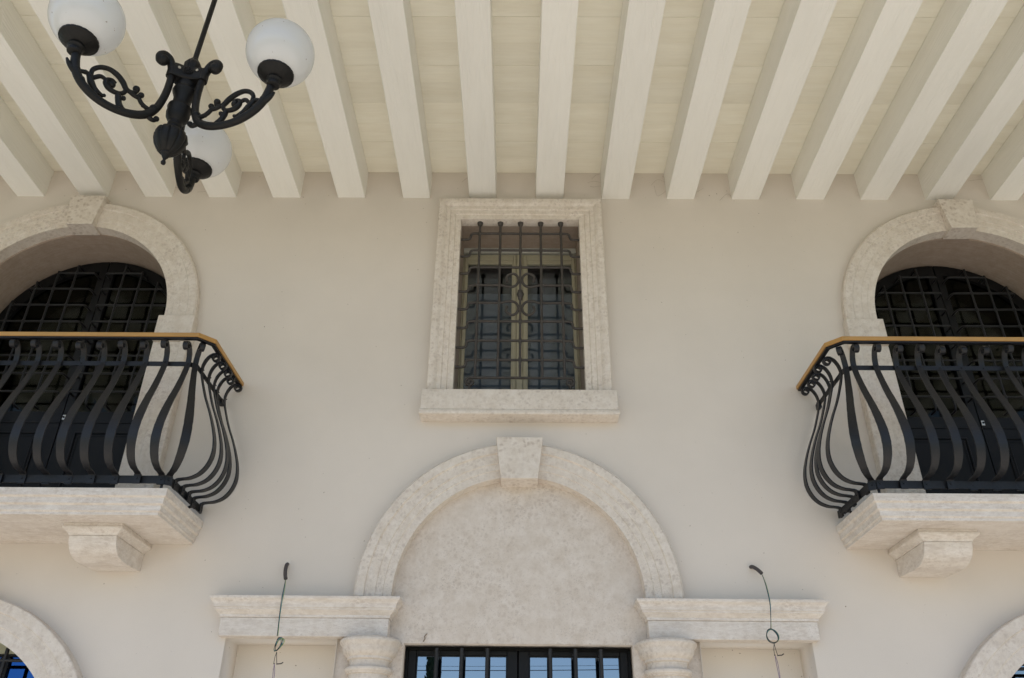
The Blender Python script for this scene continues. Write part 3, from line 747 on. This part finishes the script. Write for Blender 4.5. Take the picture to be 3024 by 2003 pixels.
for q in range(3):
    b = MB()
    a = math.radians((-75.5, 42.5, 164)[q])      # rosette plates between arms
    ux, uy = math.cos(a), math.sin(a)
    c = Vector((CX+ux*.058, CY+uy*.058, 4.918))
    b.tube([c, c+Vector((ux, uy, 0))*.008], .026, 20); b.tube([c, c+Vector((ux, uy, 0))*.013], [.012, .008], 12)
    tx = Vector((-uy, ux, 0))
    for k in range(10):
        th = 2*PI*k/10; p = c+Vector((ux, uy, 0))*.009+tx*.017*math.cos(th)+Vector((0, 0, 1))*.017*math.sin(th)
        b.ball(p, .0048, 8, 5)
    b.build('rosette_plate', M['cast'], ch, smooth=40)
ARM_R = [(.150, 4.925), (.165, 4.935), (.168, 4.960), (.152, 4.978), (.126, 4.972), (.106, 4.945), (.095, 4.905), (.088, 4.86), (.086, 4.81), (.088, 4.755), (.096, 4.69), (.112, 4.625), (.145, 4.567), (.200, 4.528), (.270, 4.506), (.345, 4.503), (.410, 4.520), (.465, 4.555), (.502, 4.603), (.520, 4.655), (.526, 4.70)]
ARM_W = [.016, .022, .024, .024, .023, .021, .020, .018, .0185, .0185, .0185, .0195, .021, .0205, .019, .019, .0195, .020, .021, .021, .019]
GR = .168
def arm(theta, drop=0, k=1.0):
    cs, sn = math.cos(theta), math.sin(theta)
    P = lambda r, z, w=0: (CX+k*r*cs-w*sn, CY+k*r*sn+w*cs, z-drop*r)
    def tb(b, pts, rad, seg=10, n=5):
        pp = smooth_pts([P(*p) for p in pts], n)
        if isinstance(rad, list):
            rr = []
            for i in range(len(rad)-1): rr += [rad[i]+(rad[i+1]-rad[i])*k/n for k in range(n)]
            rr.append(rad[-1])
        else: rr = rad
        b.tube(pp, rr, seg)
    b = MB(); tb(b, ARM_R, ARM_W, 14)
    b.ball(P(.152, 4.944), .030, 14, 8)
    tb(b, [(.150, 4.575), (.128, 4.556), (.108, 4.552), (.094, 4.562)], [.014, .013, .011, .008]); b.ball(P(.094, 4.570), .0145, 12, 7)
    tb(b, [(.492, 4.59), (.518, 4.602), (.540, 4.622), (.556, 4.645)], [.018, .014, .011, .005])      # leaf tip
    for r_, z_ in ((.120, 4.62), (.470, 4.563), (.505, 4.61)): b.ball(P(r_, z_), .0225, 12, 7)
    # saddle block and screws where the arm meets the stem
    tb(b, [(.05, 4.925), (.075, 4.925), (.095, 4.925)], [.030, .030, .026], 12)
    tb(b, [(.09, 4.945), (.09, 4.905), (.09, 4.868)], [.024, .026, .026], 12)
    am = b.build('arm', M['cast'], ch, smooth=50)
    for w in (-.034, .034):
        MB().tube([P(.074, 4.922, w), P(.074, 4.922, w*1.12)], .0075, 10).build('screw', M['screw'], am, smooth=40)
    def tbo(b_, pts, rad): tb(b_, pts, [q_*1.22 for q_ in rad] if isinstance(rad, list) else rad*1.22)
    o_ = MB()
    tbo(o_, [(.493, 4.612), (.470, 4.618), (.452, 4.622), (.438, 4.606), (.424, 4.582), (.402, 4.556), (.388, 4.532)], [.006, .009, .008, .011, .014, .011, .009])
    tbo(o_, [(.430, 4.604), (.438, 4.650), (.415, 4.688), (.375, 4.709), (.330, 4.702), (.293, 4.676), (.272, 4.650), (.250, 4.645), (.228, 4.656), (.218, 4.675)], [.008, .009, .010, .010, .0115, .012, .011, .009, .009, .007])
    o_.ball(P(.226, 4.680), .0175, 12, 7)
    tbo(o_, [(.262, 4.644), (.228, 4.636), (.204, 4.636), (.188, 4.618), (.168, 4.606), (.140, 4.600)], [.007, .009, .009, .009, .009, .010])
    o_.ball(P(.196, 4.660), .0150, 12, 7); tbo(o_, [(.204, 4.636), (.206, 4.652), (.196, 4.660)], .007)
    tbo(o_, [(.300, 4.684), (.276, 4.655), (.272, 4.628), (.288, 4.606), (.318, 4.596), (.348, 4.602), (.366, 4.622), (.362, 4.645), (.342, 4.656), (.322, 4.648)], [.010, .009, .009, .009, .010, .011, .010, .009, .008, .006])
    o_.ball(P(.338, 4.630), .0185, 14, 8)
    tbo(o_, [(.356, 4.628), (.378, 4.642), (.396, 4.642), (.412, 4.626), (.425, 4.606)], [.007, .008, .009, .009, .008])
    tbo(o_, [(.300, 4.600), (.290, 4.576), (.282, 4.550), (.266, 4.526), (.240, 4.522)], [.009, .013, .012, .014, .008]); o_.ball(P(.268, 4.588), .0125, 10, 6)
    tbo(o_, [(.402, 4.560), (.378, 4.545), (.352, 4.540)], [.010, .009, .006]); o_.ball(P(.352, 4.547), .009, 10, 6)
    for r_, z_ in ((.462, 4.621), (.432, 4.590), (.405, 4.556), (.284, 4.562), (.276, 4.538), (.212, 4.636), (.172, 4.606), (.250, 4.644)): o_.ball(P(r_, z_), .0118, 10, 6)
    o_.build('scroll_ornament', M['cast'], am, smooth=50)
    g = P(.538, 0)
    MB().lathe([(.022, 4.690), (.031, 4.695), (.034, 4.706), (.031, 4.716), (.034, 4.722), (.040, 4.728), (.036, 4.742), (.056, 4.750), (.076, 4.762), (.082, 4.770), (.088, 4.772), (.089, 4.790), (.084, 4.794)], (g[0], g[1], -drop*.538), 100, 20, .012).build('globe_holder', M['cast'], am, smooth=35)
    prof = [(max(.004, GR*math.sin(a_)), 4.925-drop*.538-GR*math.cos(a_)) for a_ in [.46+(PI-.46)*i/40 for i in range(41)]]
    gb = MB(); gb.loft([[(g[0]+r_*math.cos(2*PI*k/64), g[1]+r_*math.sin(2*PI*k/64), z_) for k in range(64)] for r_, z_ in prof], caps=False)
    gb.build('globe_shade', M['opal'], ch, smooth=80)
for th, dr, k_ in ((-133, .045, .965), (-17, -.020, 1), (102, 0, 1)): arm(math.radians(th), dr, k_)
ch.rotation_euler = (0, math.radians(.6), 0); ch.location.z -= .016

# ------------------------------------------------------------------ loose wires hanging from the wall
def wires(s):
    side = 'left' if s < 0 else 'right'
    if s < 0:
        hole = (-1.408, 2.921); cond = [(-1.408, .02, 2.921), (-1.406, -.02, 2.905), (-1.402, -.045, 2.87), (-1.394, -.062, 2.835), (-1.384, -.075, 2.808)]
        top = (-1.384, -.075, 2.808); path = [(-1.376, -.11, 2.74), (-1.368, -.145, 2.66), (-1.366, -.15, 2.56), (-1.364, -.15, 2.47)]
        coil = (-1.350, 2.425, .015, .040, -.35)
        lab = 'loose electric wires with a narrow coil hanging in front of the left stone cornice'
    else:
        hole = (1.408, 2.921); cond = [(1.408, .02, 2.921), (1.412, -.02, 2.915), (1.424, -.045, 2.90), (1.438, -.062, 2.880), (1.448, -.075, 2.862)]
        top = (1.448, -.075, 2.862); path = [(1.453, -.11, 2.78), (1.452, -.145, 2.68), (1.443, -.15, 2.60), (1.432, -.15, 2.532)]
        coil = (1.436, 2.492, .032, .040, .2)
        lab = 'loose electric wires with a round open coil hanging before the right stone cornice'
    t = thing('loose_electric_wires', (hole[0], 0, hole[1]), lab, 'wires', 'loose wires for wall lamps')
    MB().tube([(hole[0], -.002, hole[1]), (hole[0], .001, hole[1])], .021, 16).build('wall_hole', M['niche'], t)
    b = MB(); pp = smooth_pts(cond, 8); b.tube(pp, [.0105+.0012*(i % 2) for i in range(len(pp))], 12); b.build('conduit', M['conduit'], t, smooth=50)
    cx, cz, rx, rz, tilt = coil
    mats = ('wblack', 'wblue', 'wgreen')
    for i, mn in enumerate(mats):
        off = (i-1)*.0022
        pts = [top]+[(p[0]+off*(1+.8*math.sin(k*1.7+i)), p[1]+off, p[2]) for k, p in enumerate(path)]
        b = MB(); b.tube(smooth_pts(pts, 6), .0016, 6)
        for k in range(2):
            ww = rx*(1-.12*k+.06*i); hh = rz*(1-.08*k-.03*i); tl = tilt+.25*k-.15*i
            ring = []
            for j in range(29):
                a = PI/2+2*PI*j/28; x = ww*math.cos(a); z = hh*math.sin(a)
                ring.append((cx+off+x*math.cos(tl)-z*math.sin(tl), -.15+off*1.5+.006*math.sin(a*2+k), cz+x*math.sin(tl)+z*math.cos(tl)))
            b.tube(ring, .0016, 6)
        b.build('wire', M[mn], t, smooth=60)
    # tails below the coil
    zb = cz-rz; x0 = cx+(.003 if s > 0 else -.004)
    b = MB(); b.tube(smooth_pts([(x0, -.15, zb), (x0-.006, -.15, zb-.03), (x0-.007, -.15, zb-.062)], 5), .0017, 6)
    b.tube(smooth_pts([(x0, -.15, zb), (x0+.004, -.15, zb-.03), (x0+.010, -.15, zb-.062)], 5), .0017, 6); b.build('wire', M['wblack'], t, smooth=60)
    b = MB(); b.tube([(x0-.008, -.15, zb-.060), (x0-.003, -.15, zb-.064)], .0035, 6); b.tube([(x0+.008, -.15, zb-.064), (x0+.034, -.152, zb-.062), (x0+.045, -.152, zb-.055)], .0030, 8)
    b.build('tape_wrap', M['wblack'], t, smooth=50)
    b = MB()
    for q in (-1, 1): b.tube(smooth_pts([(x0-.004, -.15, zb-.064), (x0+q*.004, -.15, zb-.10), (x0+q*.003+.003, -.15, zb-.16), (x0+.005, -.15, zb-.24), (x0+.010, -.15, zb-.50)], 5), .0016, 6)
    b.build('wire', M['wviolet'], t, smooth=60)
for s in (-1, 1): wires(s)

# small cobweb threads and dirt caught in the ceiling corners (uncountable)
b = MB()
for i in range(20):
    x = random.choice(beams_x[6:20])+random.choice((-.108, .108)); z = random.uniform(5.80, 6.04)
    sx = random.choice((-1, 1))
    p0 = (x, -.001, z); p1 = (x+sx*random.uniform(.02, .07), -random.uniform(.002, .03), z+random.uniform(-.05, .03)); p2 = (x+sx*random.uniform(.05, .12), -.001, z+random.uniform(-.06, .06))
    b.tube(smooth_pts([p0, p1, p2], 4), .0006, 4)
for i in range(46):
    x = random.uniform(-3.4, 3.4); z = random.choice((random.uniform(5.7, 6.04), random.uniform(2.6, 5.7)))
    if abs(x) < .7 and z < 5.8 or abs(abs(x)-3.31) < 1.05: continue
    b.ball((x, -.001, z), random.uniform(.0015, .0035), 6, 4)
tag(b.build('cobwebs', M['cobweb']), 'faint brown cobweb threads and specks along the top of the plaster wall', 'cobwebs', kind='stuff')
b = MB(); b.tube(smooth_pts([(-.555, .028, 2.478), (-.545, .020, 2.492), (-.548, .022, 2.505), (-.535, .026, 2.522)], 4), .003, 6)
tag(b.build('dried_leaf_stalk', M['cobweb']), 'tiny dark stalk stuck to the stone just above the left door pane', 'stalk')

# ------------------------------------------------------------------ garden seen only as reflections in the glass
def cypress(x, y, h, r, label):
    t = thing('cypress_tree', (x, y, 0), label, 'tree', 'cypress trees facing the house')
    MB().tube([(x, y, 0), (x, y, h*.3), (x, y, h*.93)], [.13, .10, .02], 8).build('trunk', M['bark'], t)
    rnd = random.Random(int(x*10)); v = []; f = []
    for i in range(5200):
        u = rnd.random(); z = .25+u*(h-.3); rr = r*min(1, (u+.03)*6)*(1-u**3*.85)
        a = rnd.random()*2*PI; q = rr*(.72+.34*rnd.random())
        c = Vector((x+q*math.cos(a), y+q*math.sin(a), z)); d = Vector((math.cos(a)*.35, math.sin(a)*.35, 1)).normalized()
        sd_ = d.cross(Vector((rnd.uniform(-1, 1), rnd.uniform(-1, 1), .2))).normalized(); l = rnd.uniform(.07, .16); w = l*.3
        o_ = len(v); v += [tuple(c-sd_*w), tuple(c+sd_*w), tuple(c+d*l)]; f.append((o_, o_+1, o_+2))
    MB().add(v, f).build('crown', M['leaf'], t)
    cp = MB(); cp.lathe([(r*.5, .4), (r*.78, h*.15), (r*.78, h*.55), (r*.55, h*.8), (.05, h*.97)], (x, y, 0), 16); cp.build('inner_foliage', M['leaf'], t)
cypress(-2.89, -25, 11, .27, 'tall narrow dark cypress reflected in the left door pane')
cypress(-9.5, -27, 10, .55, 'second dark cypress further along the garden edge')
t = thing('overhead_power_line', (0, -21, 0), 'two thin dark overhead wires on poles, reflected in the door panes', 'power line')
for x in (-24, 24): MB().tube([(x, -21, 0), (x, -21, 7)], [.13, .09], 10).build('pole', M['wood'], t)
for dz, r in ((0, .011), (.12, .005)):
    MB().tube([(-24+48*i/24, -21, 5.15+dz+.012*(-24+48*i/24)+.0016*(-24+48*i/24)**2+.24) for i in range(25)], r, 6).build('cable', M['wblack'], t)

for ob in list(bpy.data.objects):
    if '_o' in ob.keys(): del ob['_o']
